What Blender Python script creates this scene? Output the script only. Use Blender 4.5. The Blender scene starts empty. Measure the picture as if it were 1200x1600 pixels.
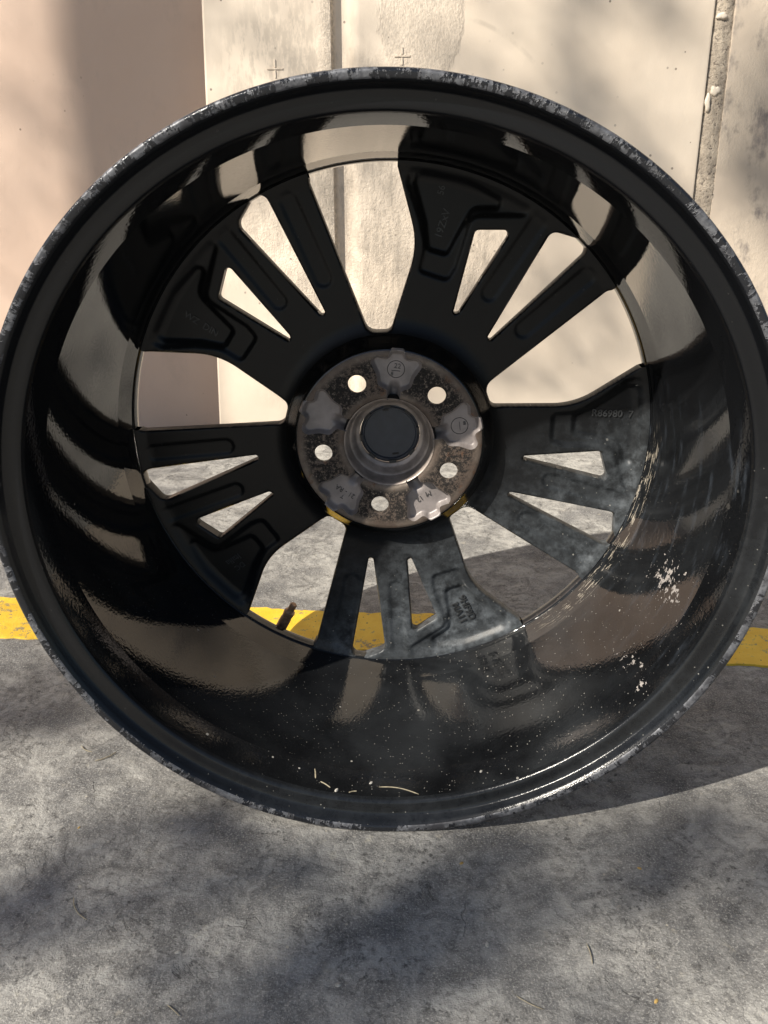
import bpy, bmesh, math, random
import numpy as np
from mathutils import Vector, Matrix
from mathutils.geometry import delaunay_2d_cdt

SC = bpy.context.scene
COL = SC.collection
R_ = math.radians
rng = random.Random(7)

# ------------------------------------------------------------------ camera
CAM_H, PITCH = 0.4678, 21.9
cd = bpy.data.cameras.new('camera')
cd.sensor_fit = 'VERTICAL'; cd.sensor_height = 16.0; cd.lens = 13.5
cd.clip_start = 0.01; cd.clip_end = 500
cam = bpy.data.objects.new('camera', cd); COL.objects.link(cam)
cam.location = (0, 0, CAM_H); cam.rotation_euler = (R_(90 - PITCH), 0, 0)
SC.camera = cam

# ------------------------------------------------------------------ sky, sun, exposure
SUN = Vector((-1.0, -0.75, 1.0)).normalized()          # towards the sun
w = bpy.data.worlds.new('World'); SC.world = w; w.use_nodes = True
nt = w.node_tree
sky = nt.nodes.new('ShaderNodeTexSky'); sky.sky_type = 'NISHITA'; sky.sun_disc = False
sky.sun_elevation = math.asin(SUN.z); sky.sun_rotation = math.atan2(SUN.x, SUN.y) % (2 * math.pi)
nt.links.new(sky.outputs[0], nt.nodes['Background'].inputs[0])
nt.nodes['Background'].inputs[1].default_value = 0.055
sd_ = bpy.data.lights.new('sun', 'SUN'); sd_.energy = 5.0; sd_.angle = R_(0.53); sd_.color = (1.0, 0.93, 0.82)
sun = bpy.data.objects.new('sun', sd_); COL.objects.link(sun)
sun.rotation_euler = SUN.to_track_quat('Z', 'Y').to_euler(); sun.location = SUN * 12
vs = SC.view_settings
vs.view_transform = 'Standard'; vs.look = 'None'; vs.gamma = 1; vs.exposure = 0.76; vs.use_curve_mapping = False
SC.cycles.max_bounces = 6; SC.cycles.glossy_bounces = 4; SC.cycles.diffuse_bounces = 3
SC.cycles.use_adaptive_sampling = True; SC.cycles.adaptive_threshold = 0.015

# ------------------------------------------------------------------ node helpers
class NT:
    def __init__(s, name):
        s.m = bpy.data.materials.new(name); s.m.use_nodes = True
        s.t = s.m.node_tree; s.p = s.t.nodes['Principled BSDF']; s.out = s.t.nodes['Material Output']
        s._c = None
    def put(s, sock, v):
        if v is None: return
        if hasattr(v, 'is_linked') or isinstance(v, bpy.types.NodeSocket): s.t.links.new(v, sock)
        else:
            if isinstance(v, (tuple, list)) and len(v) == 3 and sock.type == 'RGBA': v = (*v, 1)
            sock.default_value = v
    def node(s, typ, **kw):
        n = s.t.nodes.new(typ)
        for k, v in kw.items(): setattr(n, k, v)
        return n
    def co(s):
        if s._c is None: s._c = s.node('ShaderNodeTexCoord').outputs['Object']
        return s._c
    def math(s, op, a, b=None, c=None, clamp=False):
        n = s.node('ShaderNodeMath', operation=op, use_clamp=clamp)
        for i, v in enumerate((a, b, c)):
            if v is not None: s.put(n.inputs[i], v)
        return n.outputs[0]
    def vmath(s, op, a, b=None):
        n = s.node('ShaderNodeVectorMath', operation=op)
        s.put(n.inputs[0], a)
        if b is not None: s.put(n.inputs[1], b)
        return n.outputs['Value'] if op in ('LENGTH', 'DISTANCE', 'DOT_PRODUCT') else n.outputs[0]
    def xyz(s, v=None):
        n = s.node('ShaderNodeSeparateXYZ'); s.put(n.inputs[0], v or s.co()); return n.outputs
    def comb(s, x, y, z):
        n = s.node('ShaderNodeCombineXYZ')
        for i, v in enumerate((x, y, z)): s.put(n.inputs[i], v)
        return n.outputs[0]
    def noise(s, scale, detail=4, rough=0.55, vec=None, dist=0.0):
        n = s.node('ShaderNodeTexNoise'); s.put(n.inputs['Vector'], vec or s.co())
        n.inputs['Scale'].default_value = scale; n.inputs['Detail'].default_value = detail
        n.inputs['Roughness'].default_value = rough; n.inputs['Distortion'].default_value = dist
        return n.outputs['Fac']
    def vor(s, scale, feature='F1', vec=None):
        n = s.node('ShaderNodeTexVoronoi', feature=feature); s.put(n.inputs['Vector'], vec or s.co())
        n.inputs['Scale'].default_value = scale
        return n.outputs
    def ramp(s, f, a, b, smooth=True):      # 0 at a, 1 at b
        n = s.node('ShaderNodeMapRange', interpolation_type='SMOOTHSTEP' if smooth else 'LINEAR')
        s.put(n.inputs[0], f); n.inputs[1].default_value = a; n.inputs[2].default_value = b
        if a > b:
            n.inputs[1].default_value = b; n.inputs[2].default_value = a
            n.inputs[3].default_value = 1; n.inputs[4].default_value = 0
        return n.outputs[0]
    def mix(s, f, a, b):
        n = s.node('ShaderNodeMix', data_type='RGBA'); s.put(n.inputs[0], f); s.put(n.inputs[6], a); s.put(n.inputs[7], b)
        return n.outputs[2]
    def bump(s, h, strength, dist, prev=None):
        n = s.node('ShaderNodeBump'); n.inputs['Strength'].default_value = strength
        n.inputs['Distance'].default_value = dist; s.put(n.inputs['Height'], h)
        if prev is not None: s.put(n.inputs['Normal'], prev)
        return n.outputs[0]
    def set(s, **kw):
        names = dict(color='Base Color', rough='Roughness', metal='Metallic', normal='Normal', spec='Specular IOR Level',
                     coat='Coat Weight', coatr='Coat Roughness', ior='IOR', trans='Transmission Weight')
        for k, v in kw.items(): s.put(s.p.inputs[names[k]], v)
        return s.m
    def specks(s, scale, keep, size, vec=None):
        """sparse round specks: mask 0..1"""
        v = s.vor(scale, vec=vec)
        c = s.node('ShaderNodeSeparateColor'); s.put(c.inputs[0], v['Color'])
        rad = s.math('MULTIPLY', c.outputs[1], size)
        on = s.math('LESS_THAN', v['Distance'], rad)
        return s.math('MULTIPLY', on, s.math('LESS_THAN', c.outputs[0], keep))

M = {}
def simple(name, color, rough=0.5, metal=0.0, spec=0.5, nscale=60, var=0.25, bump=0.0):
    n = NT(name)
    f = n.noise(nscale, 5, 0.6)
    c2 = tuple(max(0, min(1, c * (1 + var))) for c in color); c1 = tuple(c * (1 - var) for c in color)
    kw = dict(color=n.mix(n.ramp(f, .3, .7), c1, c2), rough=rough, metal=metal, spec=spec)
    if bump: kw['normal'] = n.bump(n.noise(nscale * 8, 3), bump, 0.0006)
    M[name] = n.set(**kw); return M[name]

simple('leaf', (.06, .09, .03), .5); simple('bark', (.09, .07, .05), .9, nscale=20, bump=.4)
simple('straw', (.30, .26, .18), .7, nscale=300); simple('seed', (.45, .30, .10), .7, nscale=400)
simple('chip', (.42, .40, .36), .8, nscale=400)
simple('cap_plastic', (.030, .036, .048), .42, nscale=120, var=.12, bump=.05)
simple('clip_plastic', (.008, .008, .009), .45)
simple('valve_brass', (.33, .20, .12), .40, .35, nscale=300, var=.35)

# gloss black barrel, with dust, dirt flecks and scuffs
def barrel_mat():
    n = NT('gloss_black')
    X, Y, Z = n.xyz()
    low = n.ramp(Z, .30, .06)                                   # dust settles on the upward-facing bottom
    right = n.ramp(n.math('SUBTRACT', X, n.math('MULTIPLY', Z, .35)), -.20, .10)
    lowr = n.math('MULTIPLY', low, n.math('ADD', n.math('MULTIPLY', right, .75), .25))
    haze = n.math('MULTIPLY', lowr, n.ramp(n.noise(14, 5, .6), .32, .72))
    fine = n.specks(520, .30, .24)
    mid = n.specks(150, .045, .17)
    big = n.specks(52, .07, .15)
    f1 = n.math('MULTIPLY', fine, n.math('ADD', n.math('MULTIPLY', lowr, .85), .02))
    f2 = n.math('MULTIPLY', mid, n.math('ADD', n.math('MULTIPLY', low, .85), .10))
    f3 = n.math('MULTIPLY', big, low)
    sp = n.math('MAXIMUM', n.math('MAXIMUM', f1, f2), f3)
    # two chipped patches on the lower right
    nz = n.noise(170, 4, .7)
    def patch(c, sx, sz, th):
        d = n.vmath('LENGTH', n.vmath('MULTIPLY', n.vmath('SUBTRACT', n.co(), c), (1 / sx, 1 / .03, 1 / sz)))
        return n.math('GREATER_THAN', n.math('SUBTRACT', nz, n.math('MULTIPLY', d, .12)), th)
    pt = n.math('MAXIMUM', patch((.214, .075, .172), .008, .019, .49), patch((.189, .055, .117), .0065, .009, .49))
    # scraped streaks along the inner edge, right side
    ang = n.math('ARCTAN2', n.math('SUBTRACT', Z, .258), X)
    rr = n.math('MULTIPLY', Y, 1.0)
    st = n.noise(1.0, 5, .75, vec=n.comb(n.math('MULTIPLY', ang, 11.0), n.math('MULTIPLY', rr, 520.0), 3.0))
    reg = n.math('MULTIPLY', n.math('MULTIPLY', n.ramp(ang, -1.02, -.62), n.ramp(ang, .12, -.12)),
                 n.math('MULTIPLY', n.ramp(Y, .150, .160), n.ramp(Y, .176, .172)))
    scr = n.math('MULTIPLY', n.math('GREATER_THAN', n.math('ADD', st, n.math('MULTIPLY', n.noise(90, 3), .35)), .765), reg)
    # bluish wipe marks, right side
    wp = n.noise(1.0, 4, .6, vec=n.comb(n.math('MULTIPLY', ang, 5.0), n.math('MULTIPLY', Y, 90.0), 9.0))
    wreg = n.math('MULTIPLY', n.ramp(ang, -.9, -.3), n.ramp(ang, .35, .05))
    wipe = n.math('MULTIPLY', n.math('MULTIPLY', n.ramp(wp, .52, .75), wreg), .55)
    base = n.mix(n.math('MULTIPLY', haze, .36), (.0045, .0048, .0055), (.050, .055, .060))
    base = n.mix(wipe, base, (.05, .06, .075))
    base = n.mix(n.math('MULTIPLY', sp, .85), base, (.30, .285, .255))
    base = n.mix(pt, base, (.34, .31, .29))
    base = n.mix(scr, base, (.30, .265, .215))
    dirt = n.math('MAXIMUM', n.math('MAXIMUM', sp, pt), scr)
    ro = n.math('ADD', n.math('ADD', .036, n.math('MULTIPLY', haze, .045)), n.math('ADD', n.math('MULTIPLY', dirt, .6), n.math('MULTIPLY', wipe, .25)))
    nb = n.bump(n.noise(420, 2, .5), .055, .0011)
    nb = n.bump(dirt, .35, .0005, nb)
    return n.set(color=base, rough=ro, normal=nb, spec=.5, ior=1.56)
M['barrel'] = barrel_mat()

def satin_mat(name, base, rough, dusty=.6, spec=.35, film=.02):
    n = NT(name)
    pos = n.node('ShaderNodeNewGeometry').outputs['Position']
    X, Y, Z = n.xyz(pos)
    low = n.ramp(n.math('SUBTRACT', Z, n.math('MULTIPLY', X, .60)), .21, .03)          # dust, weighted to the sunlit low right to paint that brightness in
    wp = n.vmath('ADD', pos, (.31, .17, .55))
    d = n.ramp(n.noise(75, 8, .74, vec=wp), .36, .66)
    s2 = n.math('ADD', n.math('MULTIPLY', n.ramp(n.noise(20, 5, .65, vec=wp), .36, .64), .75), .25)
    streak = n.ramp(n.noise(120, 6, .75, dist=1.0), .5, .72)
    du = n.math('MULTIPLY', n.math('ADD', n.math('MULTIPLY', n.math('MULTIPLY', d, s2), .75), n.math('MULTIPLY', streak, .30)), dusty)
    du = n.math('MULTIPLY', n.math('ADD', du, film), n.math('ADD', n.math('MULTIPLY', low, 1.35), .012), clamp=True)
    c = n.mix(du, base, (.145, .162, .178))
    sp = n.math('MAXIMUM', n.specks(420, .10, .22), n.specks(140, .04, .18))
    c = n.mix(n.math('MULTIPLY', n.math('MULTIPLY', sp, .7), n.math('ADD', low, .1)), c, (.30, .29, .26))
    ro = n.math('ADD', rough, n.math('MULTIPLY', du, .25))
    nb = n.bump(n.noise(700, 4, .7), .16, .0008)
    return n.set(color=c, rough=ro, normal=nb, spec=spec)
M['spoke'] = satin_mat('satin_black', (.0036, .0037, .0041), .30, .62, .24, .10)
M['hub_gloss'] = satin_mat('hub_gloss_black', (.0045, .0045, .0045), .09, .10, .85)
M['channel'] = satin_mat('flange_black', (.0042, .0046, .0056), .17, .07, .38)

def lip_mat():
    n = NT('scuffed_lip')
    X, Y, Z = n.xyz()
    ang = n.math('ARCTAN2', n.math('SUBTRACT', Z, .258), X)
    a = n.noise(75, 6, .72); b = n.noise(22, 4, .6)
    streak = n.noise(1.0, 4, .7, vec=n.comb(n.math('MULTIPLY', ang, 130.0), n.math('MULTIPLY', n.vmath('LENGTH', n.vmath('SUBTRACT', n.co(), (0, 0, .258))), 90.0), 0.0))
    v = n.math('ADD', n.math('MULTIPLY', a, .55), n.math('ADD', n.math('MULTIPLY', b, .35), n.math('MULTIPLY', streak, .22)))
    bare = n.ramp(v, .550, .580)
    col = n.mix(n.ramp(n.noise(240, 5, .7), .3, .7), (.060, .062, .070), (.17, .175, .19))
    col = n.mix(n.ramp(n.noise(40, 4, .6), .48, .66), col, (.040, .040, .045))
    c = n.mix(bare, (.012, .013, .016), col)
    nb = n.bump(n.math('MULTIPLY', bare, -1.0), .5, .0006)
    nb = n.bump(n.noise(420, 4, .7), .35, .0008, nb)
    return n.set(color=c, rough=n.math('ADD', .16, n.math('MULTIPLY', bare, .30)), metal=n.math('MULTIPLY', bare, .35), normal=nb)
M['lip'] = lip_mat()

def rust_mat():
    n = NT('rusty_face')
    X, Y, Z = n.xyz()
    g = n.noise(330, 6, .8); b = n.noise(36, 4, .6)
    # heavy black pitting in a ring through the bolt holes
    r = n.vmath('LENGTH', n.vmath('MULTIPLY', n.vmath('SUBTRACT', n.co(), (0, 0, .258)), (1, 0, 1)))
    ringm = n.math('MULTIPLY', n.ramp(r, .039, .045), n.ramp(r, .0725, .066))
    pit = n.math('MULTIPLY', n.ramp(n.math('ADD', g, n.math('MULTIPLY', b, .35)), .56, .70), n.math('ADD', n.math('MULTIPLY', ringm, .85), .14))
    c = n.mix(n.ramp(b, .35, .7), (.105, .078, .062), (.20, .165, .135))
    c = n.mix(n.ramp(n.noise(70, 5, .7), .55, .72), c, (.13, .060, .030))
    c = n.mix(pit, c, (.014, .012, .011))
    nb = n.bump(g, .55, .0011)
    return n.set(color=c, rough=n.math('ADD', .42, n.math('MULTIPLY', pit, .35)), metal=.35, normal=nb)
M['rust'] = rust_mat()
simple('cast_grey', (.215, .192, .185), .42, .15, nscale=45, var=.22, bump=.22)
simple('raised_print', (.024, .0255, .027), .4, nscale=300, var=.4)
simple('mark', (.05, .047, .047), .5, nscale=200)
simple('bore_metal', (.31, .265, .235), .42, .25, nscale=60, var=.35)

# ------------------------------------------------------------------ ground, paint
def ground_mat():
    n = NT('worn_paving')
    co = n.co()
    wv = n.vmath('ADD', co, n.vmath('MULTIPLY', n.node('ShaderNodeTexNoise').outputs['Color'], (0, 0, 0)))
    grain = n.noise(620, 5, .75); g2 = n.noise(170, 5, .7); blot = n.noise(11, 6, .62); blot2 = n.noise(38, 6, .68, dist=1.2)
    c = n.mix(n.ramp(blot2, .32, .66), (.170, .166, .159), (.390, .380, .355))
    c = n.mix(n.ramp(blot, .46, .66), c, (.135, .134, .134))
    c = n.mix(n.math('MULTIPLY', n.ramp(grain, .50, .64), .8), c, (.50, .485, .445))
    c = n.mix(n.math('MULTIPLY', n.math('MULTIPLY', n.ramp(g2, .48, .34), .85), n.ramp(n.noise(16, 4, .65), .38, .62)), c, (.062, .060, .058))
    c = n.mix(n.math('MULTIPLY', n.ramp(n.noise(62, 5, .7), .60, .72), .6), c, (.42, .39, .32))
    # hairline cracks, broken up
    dn = n.node('ShaderNodeTexNoise'); dn.inputs['Scale'].default_value = 30; dn.inputs['Detail'].default_value = 5
    n.put(dn.inputs['Vector'], co)
    cv = n.vmath('ADD', co, n.vmath('MULTIPLY', n.vmath('SUBTRACT', dn.outputs['Color'], (.5, .5, .5)), (.055, .055, 0)))
    ed = n.vor(17, 'DISTANCE_TO_EDGE', cv)['Distance']
    crack = n.math('MULTIPLY', n.ramp(ed, .013, .003), n.ramp(n.noise(13, 4), .56, .66))
    rd = n.math('ABSOLUTE', n.math('SUBTRACT', n.noise(24, 7, .66, dist=.6), .5))
    vein = n.math('MULTIPLY', n.ramp(rd, .011, .001), n.ramp(n.noise(17, 4, .6), .47, .60))
    rd2 = n.math('ABSOLUTE', n.math('SUBTRACT', n.noise(58, 6, .68, dist=.8), .5))
    vein2 = n.math('MULTIPLY', n.ramp(rd2, .020, .002), n.ramp(n.noise(12, 4, .6), .50, .62))
    crack = n.math('MAXIMUM', n.math('MULTIPLY', crack, .7), n.math('MAXIMUM', vein, n.math('MULTIPLY', vein2, .7)))
    c = n.mix(n.math('MULTIPLY', crack, .55), c, (.055, .053, .051))
    sp = n.math('MAXIMUM', n.specks(160, .03, .2), n.specks(60, .02, .10))
    c = n.mix(n.math('MULTIPLY', sp, .8), c, (.48, .44, .36))
    h = n.math('ADD', n.math('MULTIPLY', g2, 1.0), n.math('ADD', n.math('MULTIPLY', grain, .55), n.math('MULTIPLY', crack, -.8)))
    nb = n.bump(h, .55, .0028)
    nb = n.bump(n.noise(45, 5, .65), .5, .006, nb)
    return n.set(color=c, rough=.78, normal=nb, spec=.35)
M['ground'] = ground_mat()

def yellow_mat():
    n = NT('yellow_paint')
    g = n.noise(230, 5, .75); b = n.noise(35, 4, .6)
    c = n.mix(n.ramp(b, .3, .7), (.78, .47, .022), (.88, .58, .05))
    c = n.mix(n.ramp(n.math('ADD', g, n.math('MULTIPLY', b, .3)), .50, .40), c, (.16, .11, .04))
    sp = n.specks(210, .26, .24)
    c = n.mix(sp, c, (.09, .07, .04))
    worn = n.math('MULTIPLY', n.ramp(n.math('ADD', n.noise(140, 5, .75), n.math('MULTIPLY', n.noise(20, 3), .4)), .78, .84), .8)
    c = n.mix(worn, c, (.19, .175, .14))
    return n.set(color=c, rough=.6, normal=n.bump(g, .55, .0022))
M['yellow'] = yellow_mat()

# ------------------------------------------------------------------ wall paint
def wall_mat(name, c1, c2, dirty):
    n = NT(name)
    X, Y, Z = n.xyz()
    n1 = n.noise(5, 5, .55)
    c = n.mix(n.ramp(n1, .3, .7), c1, c2)
    # vertical drag marks and grey smudges
    sv = n.comb(n.math('MULTIPLY', X, 1.0), 0.0, n.math('MULTIPLY', Z, .30))
    drag = n.noise(95, 6, .72, vec=sv)
    fine = n.noise(420, 3, .7, vec=n.comb(X, 0.0, n.math('MULTIPLY', Z, .35)))
    sm = n.noise(14, 5, .68, vec=n.comb(X, 0.0, n.math('MULTIPLY', Z, .75)))
    if dirty > 0:
        # the scuffed middle of the panel, where things have rubbed on it
        d1 = n.vmath('LENGTH', n.vmath('MULTIPLY', n.vmath('SUBTRACT', n.co(), (-.03, 0, .36)), (4.2, 0, 3.4)))
        reg = n.ramp(n.math('ADD', d1, n.math('MULTIPLY', n.math('SUBTRACT', n1, .5), 1.4)), 1.15, .55)
        # round rubbed patch
        d2 = n.vmath('LENGTH', n.vmath('MULTIPLY', n.vmath('SUBTRACT', n.co(), (.062, 0, .680)), (1, 0, .62)))
        rnd = n.ramp(n.math('ADD', d2, n.math('MULTIPLY', n.math('SUBTRACT', drag, .5), .045)), .068, .058)
        # top left part of the panel
        d3 = n.vmath('LENGTH', n.vmath('MULTIPLY', n.vmath('SUBTRACT', n.co(), (-.15, 0, .60)), (5.5, 0, 5.5)))
        r3 = n.ramp(n.math('ADD', d3, n.math('MULTIPLY', sm, .8)), 1.25, .7)
        # beside the groove
        gr = n.math('MULTIPLY', n.ramp(X, -.105, -.08), n.ramp(X, -.070, -.076))
        rough_m = n.math('MULTIPLY', n.ramp(n.math('ADD', n.math('MULTIPLY', drag, .75), n.math('MULTIPLY', sm, .9)), .70, 1.05), 1.0)
        k = n.math('MAXIMUM', n.math('MULTIPLY', reg, rough_m), n.math('MULTIPLY', rnd, n.math('ADD', n.math('MULTIPLY', n.ramp(fine, .40, .62), .5), n.math('MULTIPLY', n.ramp(drag, .3, .7), .45))))
        k = n.math('MAXIMUM', k, n.math('MULTIPLY', r3, n.math('MULTIPLY', n.ramp(n.math('ADD', drag, n.math('MULTIPLY', sm, .8)), .82, 1.0), .6)))
        k = n.math('MAXIMUM', k, n.math('MULTIPLY', gr, n.ramp(fine, .38, .6)))
        c = n.mix(n.math('MULTIPLY', k, dirty), c, (.26, .225, .185))
        # faint scraped arc
        d4 = n.vmath('LENGTH', n.vmath('MULTIPLY', n.vmath('SUBTRACT', n.co(), (.075, 0, .46)), (1, 0, 1)))
        arc = n.math('MULTIPLY', n.math('MULTIPLY', n.ramp(d4, .216, .220), n.ramp(d4, .226, .222)), n.ramp(X, .08, .12))
        c = n.mix(n.math('MULTIPLY', n.math('MULTIPLY', arc, n.ramp(sm, .40, .62)), .30), c, (.30, .25, .20))
        # peeling, cracked paint near the bottom left
        extra = n.math('ADD', n.math('MULTIPLY', reg, 1.0), n.math('ADD', n.math('MULTIPLY', rnd, .5), n.math('ADD', gr, .08)))
    else:
        k = n.ramp(n.math('ADD', sm, n.math('MULTIPLY', drag, .3)), .66, .86)
        c = n.mix(n.math('MULTIPLY', k, -dirty), c, (.20, .175, .16))
        extra = n.math('ADD', .06, n.math('MULTIPLY', n.ramp(n1, .45, .6), .5 * -dirty))
    flecks = n.math('MULTIPLY', n.specks(85, .12, .17), n.ramp(n.noise(6, 3), .40, .60))
    c = n.mix(n.math('MULTIPLY', flecks, .75), c, (.12, .09, .07))
    nb = n.bump(n.math('MULTIPLY', n.math('ADD', n.math('MULTIPLY', n.noise(260, 5, .7), .8), n.math('MULTIPLY', drag, .9)), extra), .8, .0030)
    nb = n.bump(n.noise(9, 3, .5), .25, .010, nb)
    return n.set(color=c, rough=.52, normal=nb, spec=.4)
M['cream'] = wall_mat('cream_paint', (.66, .560, .450), (.725, .625, .51), .62)
M['pink'] = wall_mat('pink_beige_paint', (.53, .390, .305), (.565, .425, .337), -.12)
M['right'] = wall_mat('stained_beige_paint', (.44, .37, .30), (.56, .475, .38), -1.0)
def seam_mat():
    n = NT('rough_seam')
    a = n.noise(160, 6, .75); b = n.noise(30, 4, .6)
    c = n.mix(n.ramp(b, .35, .65), (.35, .295, .235), (.50, .425, .335))
    c = n.mix(n.ramp(a, .46, .36), c, (.13, .105, .085))
    return n.set(color=c, rough=.8, normal=n.bump(a, .9, .005))
M['seam'] = seam_mat()
simple('putty', (.58, .51, .42), .6, nscale=90, var=.1, bump=.3)

# ------------------------------------------------------------------ object helpers
def link(name, me, mat=None, parent=None):
    o = bpy.data.objects.new(name, me); COL.objects.link(o)
    if mat is not None and me is not None and len(me.materials) == 0: me.materials.append(M[mat])
    if parent is not None: o.parent = parent
    return o
def mesh(name, v, f, smooth=35):
    me = bpy.data.meshes.new(name); me.from_pydata([tuple(map(float, q)) for q in v], [], [tuple(q) for q in f]); me.update()
    if smooth:
        me.shade_smooth(); me.set_sharp_from_angle(angle=R_(smooth))
    return me
def empty(name, loc, rz=0):
    o = bpy.data.objects.new(name, None); COL.objects.link(o); o.location = loc; o.rotation_euler.z = rz; o.empty_display_size = .1
    return o
def tag(o, label=None, cat=None, group=None, kind=None):
    if label: o['label'] = label
    if cat: o['category'] = cat
    if group: o['group'] = group
    if kind: o['kind'] = kind
    return o
def box(x0, x1, y0, y1, z0, z1):
    v = [(x, y, z) for x in (x0, x1) for y in (y0, y1) for z in (z0, z1)]
    f = [(0, 1, 3, 2), (4, 6, 7, 5), (0, 4, 5, 1), (2, 3, 7, 6), (0, 2, 6, 4), (1, 5, 7, 3)]
    return v, f
def tube(pts, rad, seg=8, cap=True):
    v, f = [], []
    n = len(pts); P = [Vector(p) for p in pts]
    for i, p in enumerate(P):
        t = (P[min(i + 1, n - 1)] - P[max(i - 1, 0)]).normalized()
        a = t.orthogonal().normalized() if i == 0 else (a - t * a.dot(t)).normalized()
        b = t.cross(a); r = rad[i] if isinstance(rad, (list, tuple)) else rad
        for k in range(seg):
            q = 2 * math.pi * k / seg
            v.append(p + (a * math.cos(q) + b * math.sin(q)) * r)
    for i in range(n - 1):
        for k in range(seg):
            f.append((i * seg + k, i * seg + (k + 1) % seg, (i + 1) * seg + (k + 1) % seg, (i + 1) * seg + k))
    if cap: f += [tuple(range(seg))[::-1], tuple((n - 1) * seg + k for k in range(seg))]
    return v, f

# ------------------------------------------------------------------ the ground
v = [(-60, -60, 0), (60, -60, 0), (60, 60, 0), (-60, 60, 0)]
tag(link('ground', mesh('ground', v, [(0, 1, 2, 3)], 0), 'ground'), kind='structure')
# the painted line runs slightly askew across the frame
def ypt(x, near):
    a, b = ((-.410, .806), (.386, .747)) if near else ((-.446, .894), (.416, .820))
    return (x, a[1] + (b[1] - a[1]) * (x - a[0]) / (b[0] - a[0]), .002)
yv, yf = [], []
NY = 700
for i in range(NY + 1):
    x = -2.6 + 5.2 * i / NY
    for near in (1, 0):
        p = ypt(x, near); j = rng.gauss(0, .0011) + .0016 * math.sin(x * 23 + near)
        yv.append((p[0], p[1] + j, .002)); yv.append((p[0], p[1] + j + (-.0012 if near else .0012), -.001))
for i in range(NY):
    a = i * 4; b = a + 4
    yf += [(a, a + 2, b + 2, b), (a + 1, a, b, b + 1), (a + 2, a + 3, b + 3, b + 2)]
tag(link('painted_line', mesh('painted_line', yv, yf, 0), 'yellow'), kind='structure')

# ------------------------------------------------------------------ the wall
WALL = empty('panelled_wall', (0, 1.5598, 0), R_(-4.7))
tag(WALL, 'beige painted wall with a grooved cream panel behind the wheel', 'wall')
H = 1.9
def extrude(prof_b, prof_t, z0, z1, back):
    """profile (x, y) at the bottom and the top, closed to a back plane; split in height"""
    n = len(prof_b); v, f = [], []; L = 8
    for i in range(L + 1):
        t = i / L; z = z0 + (z1 - z0) * t
        row = [(a[0] + (b[0] - a[0]) * t, a[1] + (b[1] - a[1]) * t) for a, b in zip(prof_b, prof_t)]
        row = [(row[0][0], back)] + row + [(row[-1][0], back)]
        v += [(x, y, z) for x, y in row]
    m = n + 2
    for i in range(L):
        for k in range(m - 1): f.append((i * m + k, i * m + k + 1, (i + 1) * m + k + 1, (i + 1) * m + k))
    f.append(tuple(L * m + k for k in range(m))); f.append(tuple(range(m))[::-1])
    return v, f
def mv(dx, prof): return [(x + dx, y) for x, y in prof]
v, f = extrude([(-2.4, 0), (-.15, 0)], [(-2.4, 0), (-.15, 0)], 0, H, .06)
link('side_panel', mesh('side_panel', v, f, 30), 'pink', WALL)
gp = [(-.0775, -.060), (-.0765, -.0575), (-.0750, -.0500), (-.070, -.0470), (-.062, -.0462), (-.055, -.0470), (-.050, -.0492), (-.046, -.0525), (-.041, -.0570), (-.036, -.0594), (-.031, -.0600)]
pb = [(-.299, -.050), (-.2975, -.0575), (-.294, -.060)] + gp + [(.496, -.060), (.499, -.0585), (.500, -.052)]
# the left edge and the right edge lean a little
sl = (-.278 + .299) / .70 * H
pt_ = [(x + (sl if i < 3 else 0) - (.018 if x > .4 else 0), y) for i, (x, y) in enumerate(pb)]
pb = [(x + (.003 if x > .4 else 0), y) for x, y in pb]
v, f = extrude(pb, pt_, .003, H, -.002)
link('main_panel', mesh('main_panel', v, f, 32), 'cream', WALL)
# seam strip between the main panel and the right panel: a lumpy bead of filler
sv_, sf_ = [], []
NX, NZ = 16, 420
for j in range(NZ + 1):
    z = .003 + (H - .003) * j / NZ
    xl = .5030 - .018 * z / H * 1.0 + .0; xr = xl + .046 - .022 * min(1, z / .75)
    for i in range(NX + 1):
        t = i / NX; x = xl - .004 + (xr - xl + .008) * t
        lump = .5 + .5 * math.sin(31 * z + 5 * t) * math.sin(77 * z + 9 * t + 2) * .6
        y = -.052 - .0065 * math.sin(math.pi * min(1, max(0, t))) * (.6 + lump * .6) + rng.gauss(0, .0005)
        sv_.append((x, y, z))
for j in range(NZ):
    for i in range(NX):
        a = j * (NX + 1) + i; sf_.append((a, a + 1, a + NX + 2, a + NX + 1))
link('seam_strip', mesh('seam_strip', sv_, sf_, 80), 'seam', WALL)
v, f = extrude([(.530, -.050), (.533, -.056), (2.4, -.056)], [(.512, -.050), (.515, -.056), (2.4, -.056)], .003, H, -.002)
link('stained_panel', mesh('stained_panel', v, f, 30), 'right', WALL)
# embossed crosses
for cx, cz, L in ((-.166, .607, .013), (.033, .623, .0125)):
    v1, f1 = [], []
    for (x0, x1, z0, z1) in ((-L, L, -.0015, .0015), (-.0015, .0015, .0017, L), (-.0015, .0015, -L, -.0017)):
        b = len(v1)
        v1 += [(cx + x, -.060 + y, cz + z) for x, y, z in [(x0, .0005, z0), (x1, .0005, z0), (x1, .0005, z1), (x0, .0005, z1)]]
        ins = .0006
        v1 += [(cx + x, -.0614, cz + z) for x, z in [(x0 + ins, z0 + ins), (x1 - ins, z0 + ins), (x1 - ins, z1 - ins), (x0 + ins, z1 - ins)]]
        f1 += [tuple(b + q for q in fc) for fc in ((4, 5, 6, 7), (0, 1, 5, 4), (1, 2, 6, 5), (2, 3, 7, 6), (3, 0, 4, 7))]
    link('embossed_cross', mesh('embossed_cross', v1, f1, 0), 'cream', WALL)
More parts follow.
